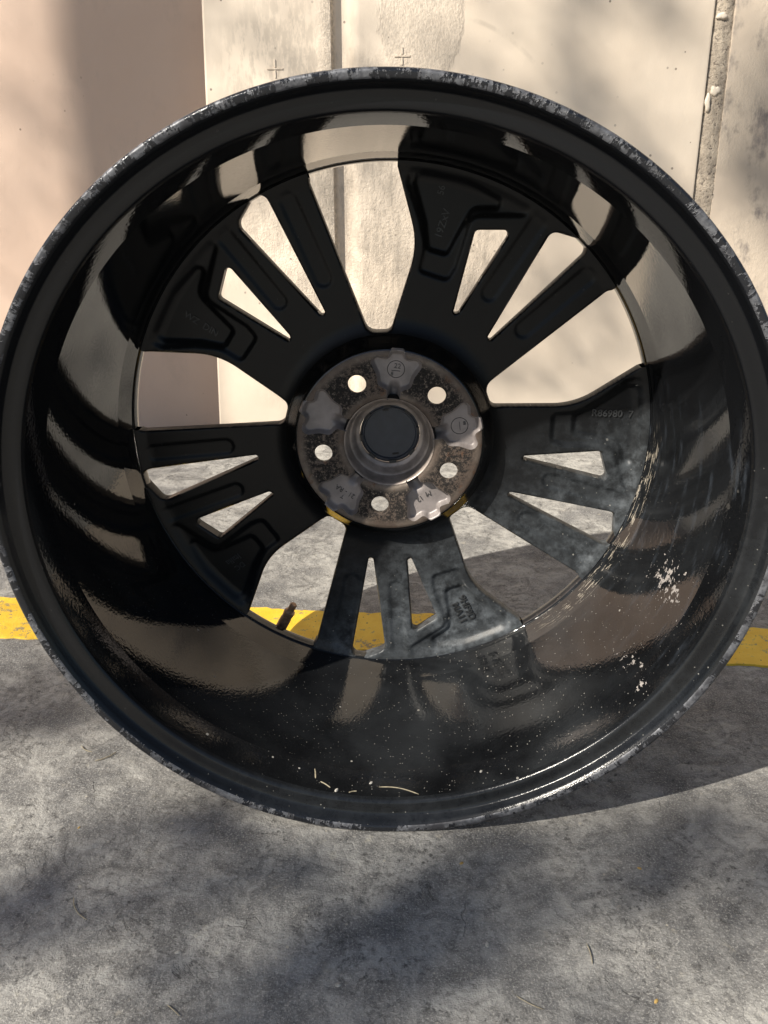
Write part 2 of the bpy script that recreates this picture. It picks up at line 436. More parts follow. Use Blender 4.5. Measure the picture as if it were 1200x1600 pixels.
# putty blobs on the seam
def blob(cx, cz, rx, rz, seed):
    r = random.Random(seed); v, f = [(cx, -.0606, cz)], []; n = 22; ph = [r.uniform(0, 6.3) for _ in range(3)]
    rings = ((.45, -.0605), (.8, -.0600), (1.0, -.0580), (1.02, -.052))
    for k, (s, y) in enumerate(rings):
        for i in range(n):
            a = 2 * math.pi * i / n; q = 1 + .16 * math.sin(2 * a + ph[0]) + .12 * math.sin(3 * a + ph[1]) + .08 * math.sin(5 * a + ph[2])
            v.append((cx + rx * s * q * math.cos(a), y, cz + rz * s * q * math.sin(a)))
    for i in range(n):
        f.append((0, 1 + i, 1 + (i + 1) % n))
        for k in range(3): f.append((1 + k * n + i, 1 + (k + 1) * n + i, 1 + (k + 1) * n + (i + 1) % n, 1 + k * n + (i + 1) % n))
    return mesh('putty_blob', v, f, 60)
for i, q in enumerate(((.507, .672, .007, .0055), (.511, .572, .0065, .008), (.502, .556, .0045, .012))):
    link('putty_blob', blob(*q, i + 3), 'putty', WALL)

# ------------------------------------------------------------------ the wheel
WH = empty('alloy_wheel', (-.00065, .5149, 0), R_(-1.74))
tag(WH, 'black alloy wheel standing upright, seen from its dusty brake side', 'wheel')
CZ = .258
def P3(x, y, d): return (x * .001, d * .001, y * .001 + CZ)      # template mm (right, up, depth) -> wheel local
def revolve(prof, seg=384, closed=False):
    v, f = [], []; n = len(prof)
    for i in range(seg):
        a = 2 * math.pi * i / seg; c, s = math.cos(a), math.sin(a)
        v += [P3(r * c, r * s, d) for d, r in prof]
    for i in range(seg):
        j = (i + 1) % seg
        for k in range(n if closed else n - 1):
            l = (k + 1) % n; f.append((i * n + k, j * n + k, j * n + l, i * n + l))
    return v, f
def curve(pts, n=6):
    """Catmull-Rom through (d, r) points"""
    out = []
    for i in range(len(pts) - 1):
        p0 = pts[max(i - 1, 0)]; p1 = pts[i]; p2 = pts[i + 1]; p3 = pts[min(i + 2, len(pts) - 1)]
        for k in range(n):
            t = k / n
            out.append(tuple(.5 * (2 * b + (c - a) * t + (2 * a - 5 * b + 4 * c - e) * t * t + (3 * b - a - 3 * c + e) * t ** 3) for a, b, c, e in zip(p0, p1, p2, p3)))
    return out + [pts[-1]]
# scuffed lip: bead edge, flat worn band
lip = [(8.0, 256.6), (5.0, 258.2), (2.6, 258.6), (1.0, 258.0), (.2, 256.8), (.25, 256.0), (.5, 254.8), (.8, 253.6), (1.4, 252.8), (4, 251.6)]
link('rim_lip', mesh('rim_lip', *revolve(lip), 50), 'lip', WH)
chan = curve([(1.6, 252.7), (3.2, 251.3), (6.2, 249.7), (8.4, 248.2), (9.5, 245.2), (9.8, 242), (10.2, 239.6), (11.6, 237.8), (14.5, 236.7)], 5)
link('inner_flange', mesh('inner_flange', *revolve(chan), 50), 'channel', WH)
barr = [(14.2, 236.75), (20, 235.7), (28, 234.3), (35, 233.05), (37, 232.6), (39, 232.2), (60, 229.5), (90, 225.7), (120, 221.9), (148, 218.4), (150.5, 218.0), (153, 217.4), (160, 216.2), (168, 214.9),
        (171, 214.6), (172.4, 214.1), (173.2, 213.4), (174.5, 212.7), (177, 212.2), (180, 211.9), (183, 212.0), (184.6, 212.6)]
def joined(*secs):
    """cone sections with hard creases between them, as one mesh"""
    v, f = [], []
    for q in secs:
        a, b = revolve(q); k = len(v); v += a; f += [tuple(k + i for i in c) for c in b]
    return v, f
strip = [(14.0, 237.1), (14.6, 236.9), (37.0, 231.4)]
main = [(37.0, 231.4), (38.0, 231.28), (150.0, 218.4)]
edge = [(150.0, 218.4), (150.6, 218.28), (170.5, 214.4)]
ring = curve([(170.5, 214.4), (171.8, 214.15), (172.6, 213.75), (173.2, 213.2), (174.6, 212.5), (177, 212.15), (180, 211.9), (183, 212.0), (184.6, 212.6)], 3)
link('barrel', mesh('barrel', *joined(strip, main, edge, ring), 60), 'barrel', WH)
front = curve([(184.4, 212.5), (187, 214.2), (192, 219), (200, 227.5), (209, 238), (216, 247), (220, 251.5), (224, 254), (225.5, 256.5), (224, 258.4), (220, 258.6), (216, 256), (214.5, 250), (213.5, 244), (211, 241.3)], 4)
link('outer_flange', mesh('outer_flange', *revolve(front, 256), 50), 'channel', WH)
tyre = [(211.2, 241.3), (192, 240.4), (188, 241.6), (184, 240), (176, 229), (172, 226.5), (160, 225), (130, 227), (100, 231), (60, 236), (40, 239), (36, 241.5), (32, 240.4), (14, 241.6), (11.5, 244), (11, 249), (10, 254), (7.9, 256.7)]
link('bead_seat', mesh('bead_seat', *revolve(tyre, 256), 40), 'channel', WH)

# --- openings, in the template sector (mm)
def fillet(pts, n=8):
    out = []; N = len(pts)
    for i, (x, y, r) in enumerate(pts):
        p = np.array([x, y]); a = np.array(pts[i - 1][:2]); b = np.array(pts[(i + 1) % N][:2])
        if r <= 0: out.append(p); continue
        u = (a - p) / np.linalg.norm(a - p); w_ = (b - p) / np.linalg.norm(b - p)
        c = np.clip(u @ w_, -1, 1); th = math.acos(c); t = min(r / math.tan(th / 2), .48 * np.linalg.norm(a - p), .48 * np.linalg.norm(b - p))
        r = t * math.tan(th / 2); bis = (u + w_) / np.linalg.norm(u + w_); cen = p + bis * r / math.sin(th / 2)
        a0 = p + u * t - cen; a1 = p + w_ * t - cen
        g0 = math.atan2(a0[1], a0[0]); dg = math.atan2(a1[1], a1[0]) - g0
        dg = (dg + math.pi) % (2 * math.pi) - math.pi
        for k in range(n + 1): out.append(cen + r * np.array([math.cos(g0 + dg * k / n), math.sin(g0 + dg * k / n)]))
    return np.array(out)
def resample(P, step, closed=True):
    Q = np.vstack([P, P[:1]]) if closed else P
    out = []
    for a, b in zip(Q[:-1], Q[1:]):
        L = np.linalg.norm(b - a); k = max(1, int(round(L / step)))
        for i in range(k): out.append(a + (b - a) * i / k)
    if not closed: out.append(Q[-1])
    return np.array(out)
def pol(r, a): return np.array([r * math.cos(R_(a)), r * math.sin(R_(a))])
arc_o = [(*pol(211.4, a), 0) for a in (103.5, 101, 98.5, 96, 93.5, 91)]
O = fillet([(-63, 202.2, 6)] + arc_o + [(4.6, 211.3, 5), (21.2, 153, 60), (.6, 87.4, 6), (-17.5, 86.6, 9)])
A = fillet([(49.6, 101, 3.3), (64.9, 163.8, 3.5), (92.6, 163.8, 3.5), (53.8, 101, 3.3)])
B = fillet([(77.2, 82.2, 3.2), (122.6, 163.2, 7), (147.2, 156.4, 5), (150.2, 148, 8), (80.2, 79.6, 3.2)])
ra = -72 * math.pi / 180; RM = np.array([[math.cos(ra), -math.sin(ra)], [math.sin(ra), math.cos(ra)]])
O1 = O @ RM.T

def sdf(P, poly):
    """signed distance, negative inside"""
    d = np.full(len(P), 1e9); s = np.zeros(len(P), bool)
    for a, b in zip(poly, np.roll(poly, -1, 0)):
        e = b - a; wv = P - a; t = np.clip((wv @ e) / max(e @ e, 1e-12), 0, 1)
        d = np.minimum(d, np.linalg.norm(wv - t[:, None] * e, axis=1))
        c = (a[1] <= P[:, 1]) != (b[1] <= P[:, 1])
        with np.errstate(divide='ignore', invalid='ignore'):
            xi = a[0] + (P[:, 1] - a[1]) * e[0] / (e[1] if e[1] != 0 else 1e-12)
        s ^= c & (P[:, 0] < xi)
    return np.where(s, -d, d)
def sst(x, a, b):
    t = np.clip((x - a) / (b - a), 0, 1); return t * t * (3 - 2 * t)
Pk1 = fillet([(44.5, 126.5, 5), (22.2, 133.5, 4), (27.0, 152, 30), (21.8, 174, 30), (13.0, 197, 5), (14.5, 209, 4), (50, 207, 0), (88, 191, 0), (106, 181, 4), (101.5, 174.5, 5), (61.5, 174.2, 9), (50.5, 136, 12)])
Pk2 = fillet([(43.5, 145.5, 4), (29.2, 149.5, 4), (27, 168, 20), (18.2, 197, 5), (21.5, 206.5, 5), (58, 199, 0), (94, 179.5, 4), (62, 179, 9), (55, 167, 10)])
def cap_sd(P, a, b, r):
    a = np.array(a); b = np.array(b); e = b - a; t = np.clip(((P - a) @ e) / (e @ e), 0, 1)
    return np.linalg.norm(P - a - t[:, None] * e, axis=1) - r
FAR = 185.6
def depth(P, rounded=True):
    r = np.hypot(P[:, 0], P[:, 1])
    D = 175.0 - 10 * np.clip((100 - r) / 22, 0, 1.05) ** 2 - 2.2 * sst(r, 203, 213)
    fade = sst(r, 212.5, 199)
    fade = 1 - sst(r, 199, 212.5)
    s1 = 2.2 * sst(-sdf(P, Pk1), -2.8, 2.6) + 2.6 * sst(-sdf(P, Pk2), -2.8, 2.6)
    g = 1.2 * np.maximum(sst(-cap_sd(P, (77.5, 117), (114, 173), 6.0), -2.2, 2.2), sst(-cap_sd(P, (105.5, 89), (151.5, 130), 6.4), -2.2, 2.2))
    D = D + np.maximum(s1, g) * fade
    # soft ridge swell along the spokes
    if rounded:
        e = np.minimum.reduce([sdf(P, q) for q in (O, A, B, O1)])
        q = np.clip(1 - e / 1.4, 0, 1); D = D + 1.3 * (1 - np.sqrt(np.clip(1 - q * q, 0, 1)))
    return D

def near_idx(poly, pt): return int(np.argmin(((poly - np.array(pt)) ** 2).sum(1)))
def walk(poly, i, j, step):
    n = len(poly); out = [poly[i]]
    while i != j: i = (i + step) % n; out.append(poly[i])
    return out
def path(poly, a, b, via):
    """along the closed polygon from near a to near b, on the side that passes via"""
    i, j = near_idx(poly, a), near_idx(poly, b)
    c = [walk(poly, i, j, 1), walk(poly, i, j, -1)]
    v_ = np.array(via)
    return min(c, key=lambda w_: min(np.linalg.norm(q - v_) for q in w_) + 1e-4 * len(w_))
HB, RG = 83.0, 212.9
def arc(r, a0, a1, n=40): return [pol(r, a0 + (a1 - a0) * i / n) for i in range(n + 1)]
def angd(p): return math.degrees(math.atan2(p[1], p[0]))
Rs = [resample(q, 1.0) for q in (O, A, B, O1)]
Or, Ar, Br, O1r = Rs
ot = Or[np.argmin(np.hypot(*(Or - np.array([-8.5, 0])).T))]; o1t = ot @ RM.T
at = Ar[np.argmin(np.hypot(*Ar.T))]; bt = Br[np.argmin(np.hypot(*Br.T))]
a_out = Ar[near_idx(Ar, (91, 162))]; b_out = Br[near_idx(Br, (148, 152.5))]
o_rt = Or[near_idx(Or, (5.5, 209))]; o1_lf = (np.array([[-61.8, 199.5]]) @ RM.T)[0]; o1_lf = O1r[near_idx(O1r, o1_lf)]
wide = path(Or, o_rt, ot, (20, 150)) + arc(HB, angd(ot), angd(at)) + path(Ar, at, a_out, (58, 135)) + arc(RG, angd(a_out), angd(o_rt), 110)
midl = path(Ar, a_out, at, (75, 135)) + arc(HB, angd(at), angd(bt)) + path(Br, bt, b_out, (100, 123)) + arc(RG, angd(b_out), angd(a_out), 50)
thin = path(Br, b_out, bt, (115, 114)) + arc(HB, angd(bt), angd(o1t)) + path(O1r, o1t, o1_lf, tuple((np.array([[-42, 146]]) @ RM.T)[0])) + arc(RG, angd(o1_lf), angd(b_out), 60)

def fill(outline, holes, step, dfun, wall_polys, far, wall_tol=.35, name='x', smooth=45):
    """triangulate an outline with interior points, lift by dfun, drop walls along the openings"""
    L = [np.asarray(outline)]
    pts = [L[0][0]]
    for p in L[0][1:]:
        if np.linalg.norm(p - pts[-1]) > .05: pts.append(p)
    if np.linalg.norm(pts[0] - pts[-1]) < .05: pts.pop()
    B_ = resample(np.array(pts), 1.2); lo, hi = B_.min(0), B_.max(0)
    gx, gy = np.meshgrid(np.arange(lo[0], hi[0], step), np.arange(lo[1], hi[1], step * .87))
    gx = gx + (np.arange(gx.shape[0])[:, None] % 2) * step * .5
    G = np.c_[gx.ravel(), gy.ravel()]
    keep = sdf(G, B_) < -step * .45
    for h_ in holes: keep &= sdf(G, h_) > step * .45
    G = G[keep]
    V = [Vector(p) for p in B_]; E_ = [(i, (i + 1) % len(B_)) for i in range(len(B_))]
    for h_ in holes:
        b = len(V); V += [Vector(p) for p in h_]; E_ += [(b + i, b + (i + 1) % len(h_)) for i in range(len(h_))]
    V += [Vector(p) for p in G]
    vo, eo, fo, *_ = delaunay_2d_cdt(V, E_, [], 1, 1e-5)
    VO = np.array([tuple(p) for p in vo]); F = np.array([tuple(q) for q in fo])
    cen = VO[F].mean(1)
    ok = sdf(cen, B_) < 0
    for h_ in holes: ok &= sdf(cen, h_) > 0
    F = F[ok]
    D = dfun(VO)
    verts = [P3(x, y, d) for (x, y), d in zip(VO, D)]
    faces = [tuple(int(i) for i in q) for q in F]
    if wall_polys:
        cnt = {}
        for q in faces:
            for a, b in ((q[0], q[1]), (q[1], q[2]), (q[2], q[0])): cnt.setdefault((min(a, b), max(a, b)), []).append((a, b))
        bd = [e[0] for e in cnt.values() if len(e) == 1]
        mids = np.array([(VO[a] + VO[b]) / 2 for a, b in bd])
        dist = np.minimum.reduce([np.abs(sdf(mids, q)) for q in wall_polys])
        m = {}
        def low(i):
            if i not in m: m[i] = len(verts); verts.append(P3(VO[i][0], VO[i][1], far))
            return m[i]
        for (a, b), q in zip(bd, dist):
            if q < wall_tol: faces.append((b, a, low(a), low(b)))
    return mesh(name, verts, faces, smooth)
SP = {}
for nm, outl in (('wide_spoke', wide), ('middle_spoke', midl), ('narrow_spoke', thin)):
    SP[nm] = fill(outl, [], 1.15, depth, Rs, FAR, name=nm)
    # front skin so the spoke is solid from the other side
    o_ = np.array(outl)
    SP[nm + '_f'] = fill(outl, [], 9.0, lambda P: np.full(len(P), FAR - .01) + 1.2 * np.sin(P[:, 0] * .03), None, 0, name=nm + '_front')
ROTC = Matrix.Translation((0, 0, CZ))
def rot_m(k): return ROTC @ Matrix.Rotation(R_(72 * k), 4, 'Y') @ ROTC.inverted()   # clockwise as seen by the camera
spokes = {}
for k in range(5):
    for nm in ('wide_spoke', 'middle_spoke', 'narrow_spoke'):
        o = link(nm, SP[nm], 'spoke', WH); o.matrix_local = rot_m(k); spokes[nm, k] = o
        fo_ = link('front_skin', SP[nm + '_f'], 'channel', o)

# --- hub
hub = [(157.9, 75.2), (158.3, 76.1), (159.0, 76.9), (160.5, 78.1), (165, 81.4), (169.2, 84.5), (170.8, 85.9), (172.6, 86.8), (176, 87.0), (184, 87.0), (184.5, 84), (178, 76), (172, 73.5)]
link('hub', mesh('hub', *revolve(curve(hub[:9], 3) + hub[9:], 256), 40), 'hub_gloss', WH)
BO = 118.0
def circ(c, r, n): return np.array([[c[0] + r * math.cos(2 * math.pi * i / n), c[1] + r * math.sin(2 * math.pi * i / n)] for i in range(n)])
bolts = [pol(54.6, BO + 72 * k) for k in range(5)]
star = [(35.5, 5.2, 0), (43.5, 5.6, 3), (46.5, 13.2, 5), (55, 15.0, 9), (64.5, 20.8, 5), (70.6, 17.5, 5), (69.0, 7.6, 3.5), (73.5, 6.0, 3), (79.0, 6.2, 0)]
def star_poly(a):
    half = [(r, t, f_) for r, t, f_ in star]
    full = half + [(r, -t, f_) for r, t, f_ in half[::-1]]
    P = resample(fillet(full, 6), 1.0)
    c, s = math.cos(R_(a)), math.sin(R_(a))
    return P @ np.array([[c, s], [-s, c]])
stars = [star_poly(BO - 36 - 72 * k + 3) for k in range(5)]
pad_out = circ((0, 0), 75.4, 300); bore_c = circ((0, 0), 36.6, 160)
PADF = 157.4
def pad_depth(P):
    r = np.hypot(P[:, 0], P[:, 1])
    D = np.full(len(P), PADF) + 1.1 * (1 - sst(r, 36.6, 39.5)) + .9 * sst(r, 73.6, 75.4)
    for c in bolts:
        q = np.hypot(P[:, 0] - c[0], P[:, 1] - c[1]); D = D + .7 * (1 - sst(q, 7.8, 8.8))
    return D
# annulus cut by the star pockets: triangulate the whole disc and drop what falls in pockets, bore and holes
boltp = [circ(c, 7.3, 40) for c in bolts]
def pad_mesh():
    V = [Vector(p) for p in pad_out]; E_ = [(i, (i + 1) % 300) for i in range(300)]
    for h_ in [bore_c] + boltp + stars:
        b = len(V); V += [Vector(p) for p in h_]; E_ += [(b + i, b + (i + 1) % len(h_)) for i in range(len(h_))]
    gx, gy = np.meshgrid(np.arange(-76, 76, 1.6), np.arange(-76, 76, 1.4)); G = np.c_[gx.ravel(), gy.ravel()]
    r = np.hypot(G[:, 0], G[:, 1]); keep = (r < 74.6) & (r > 37.4)
    for h_ in boltp + stars: keep &= np.abs(sdf(G, h_)) > .7
    V += [Vector(p) for p in G[keep]]
    vo, eo, fo, *_ = delaunay_2d_cdt(V, E_, [], 1, 1e-5)
    VO = np.array([tuple(p) for p in vo]); F = np.array([tuple(q) for q in fo]); cen = VO[F].mean(1)
    r = np.hypot(cen[:, 0], cen[:, 1]); ok = (r < 75.4) & (r > 36.6)
    for h_ in boltp + stars: ok &= sdf(cen, h_) > 0
    D = pad_depth(VO)
    vv = [P3(x, y, d) for (x, y), d in zip(VO, D)]; ff = [tuple(int(i) for i in q) for q in F[ok]]
    for c in bolts:                                     # hole walls
        b = len(vv); n = 40
        for d, rad in ((PADF + .7, 7.3), (PADF + 4.5, 7.4), (PADF + 14.5, 12.5)):
            vv += [P3(c[0] + rad * math.cos(2 * math.pi * i / n), c[1] + rad * math.sin(2 * math.pi * i / n), d) for i in range(n)]
        for L in range(2):
            for i in range(n): ff.append((b + L * n + i, b + L * n + (i + 1) % n, b + (L + 1) * n + (i + 1) % n, b + (L + 1) * n + i))
    return mesh('mounting_face', vv, ff, 40)
link('mounting_face', pad_mesh(), 'rust', WH)
link('hub_plate', fill(circ((0, 0), 74.0, 120), [circ((0, 0), 38.0, 80)] + [circ(c, 12.5, 40) for c in bolts], 5.0, lambda P: np.full(len(P), PADF + 14.5), None, 0, name='hub_plate'), 'spoke', WH)
def star_depth(poly, a):
    def fn(P):
        s = -sdf(P, poly); r = np.hypot(P[:, 0], P[:, 1])
        c, sn = math.cos(R_(a)), math.sin(R_(a)); t = -P[:, 0] * sn + P[:, 1] * c
        d = 6.0 * sst(s, .1, 2.4)
        scoop = 4.5 * (1 - sst(r, 42, 52)) * (1 - sst(np.abs(t), 1.5, 5.2))
        rise = sst(r, 71.5, 76.0)
        edge = 6.0 * (1 - sst(s, -.1, 2.2)) * rise                      # the nub rolls off at its flanks
        return PADF + .15 + d * (1 - rise) - .9 * rise + 7.5 * sst(r, 75.8, 79.6) + edge * .35 + scoop
    return fn
POCK = []
for k in range(5):
    a = BO - 36 - 72 * k + 3
    o = link('casting_pocket', fill(stars[k], [], 1.0, star_depth(stars[k], a), None, 0, name='casting_pocket', smooth=80), 'cast_grey', WH)
    POCK.append((o, a))
# centre bore: chamfer, wall, conical ledge
bore = curve([(158.4, 36.8), (159.6, 35.6), (164, 34.6), (169, 33.9), (172, 33.0)], 3) + curve([(172.2, 32.6), (173.6, 31.2), (177, 29.6), (179.5, 28.4), (180.6, 26.6), (181.2, 25.4)], 3) + [(188, 25.2)]
link('centre_bore', mesh('centre_bore', *revolve(bore, 160), 35), 'bore_metal', WH)
link('bore_sleeve', mesh('bore_sleeve', *revolve([(157.9, 37.2), (160, 38.5), (171.6, 38.5), (188, 36), (190, 30), (188.2, 25.2)], 128), 40), 'spoke', WH)
capm = [(184.8, 25.0), (184.4, 23.6), (183.4, 22.9), (183.4, 22.2), (184.6, 21.8), (185.6, 21.3), (185.7, 12.0), (185.8, .01)]
cap = link('centre_cap', mesh('centre_cap', *revolve(capm, 128), 35), 'cap_plastic', WH)
for ang, r, ww, hh in ((100, 20.4, 5.0, 1.4), (285, 18.6, 5.4, 1.5)):
    c = pol(r, ang); v, f = [], []
    for (sx, sz, d) in ((1, 1, 185.6), (1, 1, 184.8), (.55, .35, 184.8), (.55, .35, 185.4)):
        for qx, qz in ((-1, -1), (1, -1), (1, 1), (-1, 1)):
            x = qx * ww / 2 * (1 - (1 - sx) * .4); z = qz * hh / 2 * sz
            v.append(P3(c[0] + x * .98 - z * .2 * 0, c[1] + z + x * .12, d))
    for L in range(3):
        for i in range(4): f.append((L * 4 + i, L * 4 + (i + 1) % 4, (L + 1) * 4 + (i + 1) % 4, (L + 1) * 4 + i))
    f.append((12, 13, 14, 15))
    link('slot', mesh('slot', v, f, 0), 'clip_plastic', cap)
for ang in range(8, 368, 45):
    c0 = ang - 7 - (ang % 4); n = 7; v, f = [], []
    for i in range(n + 1):
        a = c0 + 14 * i / n
        for r, d in ((25.15, 181.6), (22.9, 181.9), (22.7, 184.2), (25.15, 184.2)): p = pol(r, a); v.append(P3(p[0], p[1], d))
    for i in range(n):
        for q in range(4): f.append((i * 4 + q, i * 4 + (q + 1) % 4, i * 4 + 4 + (q + 1) % 4, i * 4 + 4 + q))
    f += [(0, 1, 2, 3), tuple(n * 4 + q for q in (3, 2, 1, 0))]
    link('clip', mesh('clip', v, f, 30), 'clip_plastic', cap)
# valve
va = -117.6; vr = Vector((math.cos(R_(va)), 0, math.sin(R_(va))))
def vp(r, d): return (vr.x * r * .001, d * .001, vr.z * r * .001 + CZ)
v, f = tube([vp(226, 203), vp(212, 202.5), vp(211.8, 202.5), vp(207, 202), vp(206.8, 202), vp(203, 201.5), vp(202.6, 201.4), vp(201.6, 201.3)], [.0052, .0052, .0048, .0048, .0052, .0052, .0045, .003], 20)
vs_ = link('valve_stem', mesh('valve_stem', v, f, 30), 'valve_brass', WH)
v, f = tube([vp(202, 201.4), vp(201.5, 201.3), vp(194.5, 200.5), vp(193.6, 200.4)], [.0030, .0034, .0034, .0026], 18)
link('valve_cap', mesh('valve_cap', v, f, 30), 'valve_brass', vs_)

# ------------------------------------------------------------------ cast lettering
def text_mesh(body, size, extrude, bold=0.0):
    cu = bpy.data.curves.new('t', 'FONT'); cu.body = body; cu.size = size; cu.extrude = extrude; cu.offset = bold
    cu.align_x = 'CENTER'; cu.align_y = 'CENTER'; cu.resolution_u = 3
    ob = bpy.data.objects.new('t', cu); COL.objects.link(ob)
    dg = bpy.context.evaluated_depsgraph_get(); me = bpy.data.meshes.new_from_object(ob.evaluated_get(dg))
    bpy.data.objects.remove(ob); bpy.data.curves.remove(cu)
    return me
def letter(body, pos, ang, size, d, parent, k, mat='raised_print', ext=.0009, name='cast_lettering', bold=0):
    """pos in the wheel's own (right, up) mm; ang = reading direction in degrees; raised towards the camera"""
    me = text_mesh(body, size * .001, ext, bold)
    X = Vector((math.cos(R_(ang)), 0, math.sin(R_(ang)))); Y = Vector((0, -1, 0)); Zu = Y.cross(X)  # text up
    up_ = Vector((-math.sin(R_(ang)), 0, math.cos(R_(ang))))
    m = Matrix(((X.x, up_.x, 0, 0), (0, 0, -1, 0), (X.z, up_.z, 0, 0), (0, 0, 0, 1)))
    m.translation = Vector(P3(pos[0], pos[1], d))
    me.transform((rot_m(k).inverted() if k is not None else Matrix()) @ m)
    o = link(name, me, mat, parent)
    return o
def rotp(p, k):
    a = -72 * k * math.pi / 180; return (p[0] * math.cos(a) - p[1] * math.sin(a), p[0] * math.sin(a) + p[1] * math.cos(a))
def dloc(p): return float(depth(np.array([p]))[0])
def cast(body, tp, k, ang, size, bold=0, off=0):
    o = letter(body, rotp(tp, k), ang, size, dloc(tp) - .15, spokes['wide_spoke', k], k, bold=bold)
    o['label'] = 'raised cast lettering reading ' + body
cast('9HF9D', (38.2, 171.5), 2, -64, 9.0, .00012)
cast('MA11', (47.0, 172.2), 2, -64, 9.0, .00012)
cast('R86980  7', (37.5, 180), 1, -2, 8.2, .00012)
cast('Italia', (44, 176), 3, 215, 8.0)
cast('DC', (36, 178), 3, 215, 7.0)
cast('19ZxV', (40, 168), 0, 72, 8.0)
cast('56', (38.5, 192), 0, 78, 7.0)
cast('WZ  DIN', (40, 172), 4, -33, 7.5)
def pock_text(k, body, r, t, ang, size, d=6.0):
    o, a = POCK[k]; c, s = math.cos(R_(a)), math.sin(R_(a))
    p = (r * c - t * s, r * s + t * c)
    letter(body, p, ang, size, PADF + d, o, None, mat='mark', ext=.0004)
def pock_ring(k, r, t, rad):
    o, a = POCK[k]; c, s = math.cos(R_(a)), math.sin(R_(a)); cx, cy = r * c - t * s, r * s + t * c
    pts = [Vector(P3(cx + rad * math.cos(2 * math.pi * i / 32), cy + rad * math.sin(2 * math.pi * i / 32), PADF + 6.15)) for i in range(33)]
    v, f = tube(pts, .00028, 6, False); link('date_ring', mesh('date_ring', v, f, 60), 'clip_plastic', o)
pock_ring(0, 59.5, 0, 6.8); pock_text(0, '22', 62, -1, -8, 5.6); pock_text(0, '8', 55.5, 2.8, -8, 4.2); pock_text(0, '—', 58.6, 0, -6, 7)
pock_ring(1, 58.5, 0, 6.8); pock_text(1, '—', 58.3, 0, 98, 7); pock_text(1, '88', 63, 1.5, 98, 3.2)
pock_text(2, 'M', 56, 4.5, 200, 6.5); pock_text(2, '12', 56.5, -4, 215, 6)
pock_text(3, '21 - RA', 58, 1.5, 148, 5.8); pock_text(3, 'T', 63, 2.5, 148, 4.5)

# ------------------------------------------------------------------ straw, seeds and chips lying about
def strand(name, pts, r, label, cat, mat='straw', group=None):
    r *= .75; v, f = tube(pts, [r * .4] + [r] * (len(pts) - 2) + [r * .3], 6)
    me = mesh(name, v, f, 60); c = Vector(pts[0]); me.transform(Matrix.Translation(-c))
    o = link(name, me, mat); o.location = c; return tag(o, label, cat, group)
def arcp(x, y, ang, L, bend, z=.0012, n=9):
    P = []; a = R_(ang); 
    for i in range(n):
        P.append((x, y, z)); x += math.cos(a) * L / (n - 1); y += math.sin(a) * L / (n - 1); a += R_(bend) / (n - 1)
    return P
strand('straw', arcp(-.262, .619, -62, .016, 60), .0005, 'short curved straw bit on the paving left of the wheel, upper of two', 'straw', group='straw bits on the paving')
strand('straw', arcp(-.244, .598, 20, .020, 45), .0006, 'pale curved straw bit on the paving beside the wheel lip, lower of two', 'straw', group='straw bits on the paving')
strand('straw', arcp(-.213, .452, -75, .026, 55), .0005, 'hooked straw near the lower left of the paving', 'straw', group='straw bits on the paving')
strand('straw', arcp(.131, .398, 80, .016, 25), .0005, 'upright straw strand on the paving at lower right', 'straw', group='straw bits on the paving')
strand('straw', arcp(.080, .376, -40, .018, 20), .0004, 'thin pale straw near the bottom edge, right of centre', 'straw', group='straw bits on the paving')
strand('straw', arcp(-.130, .370, -35, .012, -10), .0004, 'thin straw strand near the bottom edge, left of centre', 'straw', group='straw bits on the paving')
def chip(name, x, y, s, mat, label, cat, seed, z=0):
    r = random.Random(seed); n = 7; v = [(0, 0, s * .55)]; f = []
    for k in range(2):
        for i in range(n):
            a = 2 * math.pi * i / n; q = s * r.uniform(.7, 1.15) * (1 if k else .75)
            v.append((q * math.cos(a) * 1.3, q * math.sin(a) * .8, s * .35 * (1 - k) - .0004 * k))
    for i in range(n):
        f.append((0, 1 + i, 1 + (i + 1) % n)); f.append((1 + i, 1 + n + i, 1 + n + (i + 1) % n, 1 + (i + 1) % n))
    o = link(name, mesh(name, v, f, 0), mat); o.location = (x, y, z); o.rotation_euler.z = r.uniform(0, 6.28)
    return tag(o, label, cat)
for i, (x, y, s, m_, lb) in enumerate(((.056, .484, .0016, 'seed', 'small tan seed husk on the paving just below the wheel'),
        (.183, .479, .0016, 'seed', 'small orange seed on the paving at lower right'),
        (.067, .414, .0022, 'chip', 'pale flat stone chip on the paving below the wheel'),
        (.164, .373, .0018, 'seed', 'orange seed husk near the bottom right edge'),
        (-.232, .520, .0014, 'seed', 'tiny orange grit fleck on the sunlit paving at left'),
        (-.132, .408, .0018, 'chip', 'pale grit chip on the paving near the bottom edge'),
        (-.028, .384, .0018, 'chip', 'small whitish chip on the dark paving patch at bottom centre'))):
    chip('seed_husk' if m_ == 'seed' else 'stone_chip', x, y, s, m_, lb, 'seed' if m_ == 'seed' else 'chip', i)
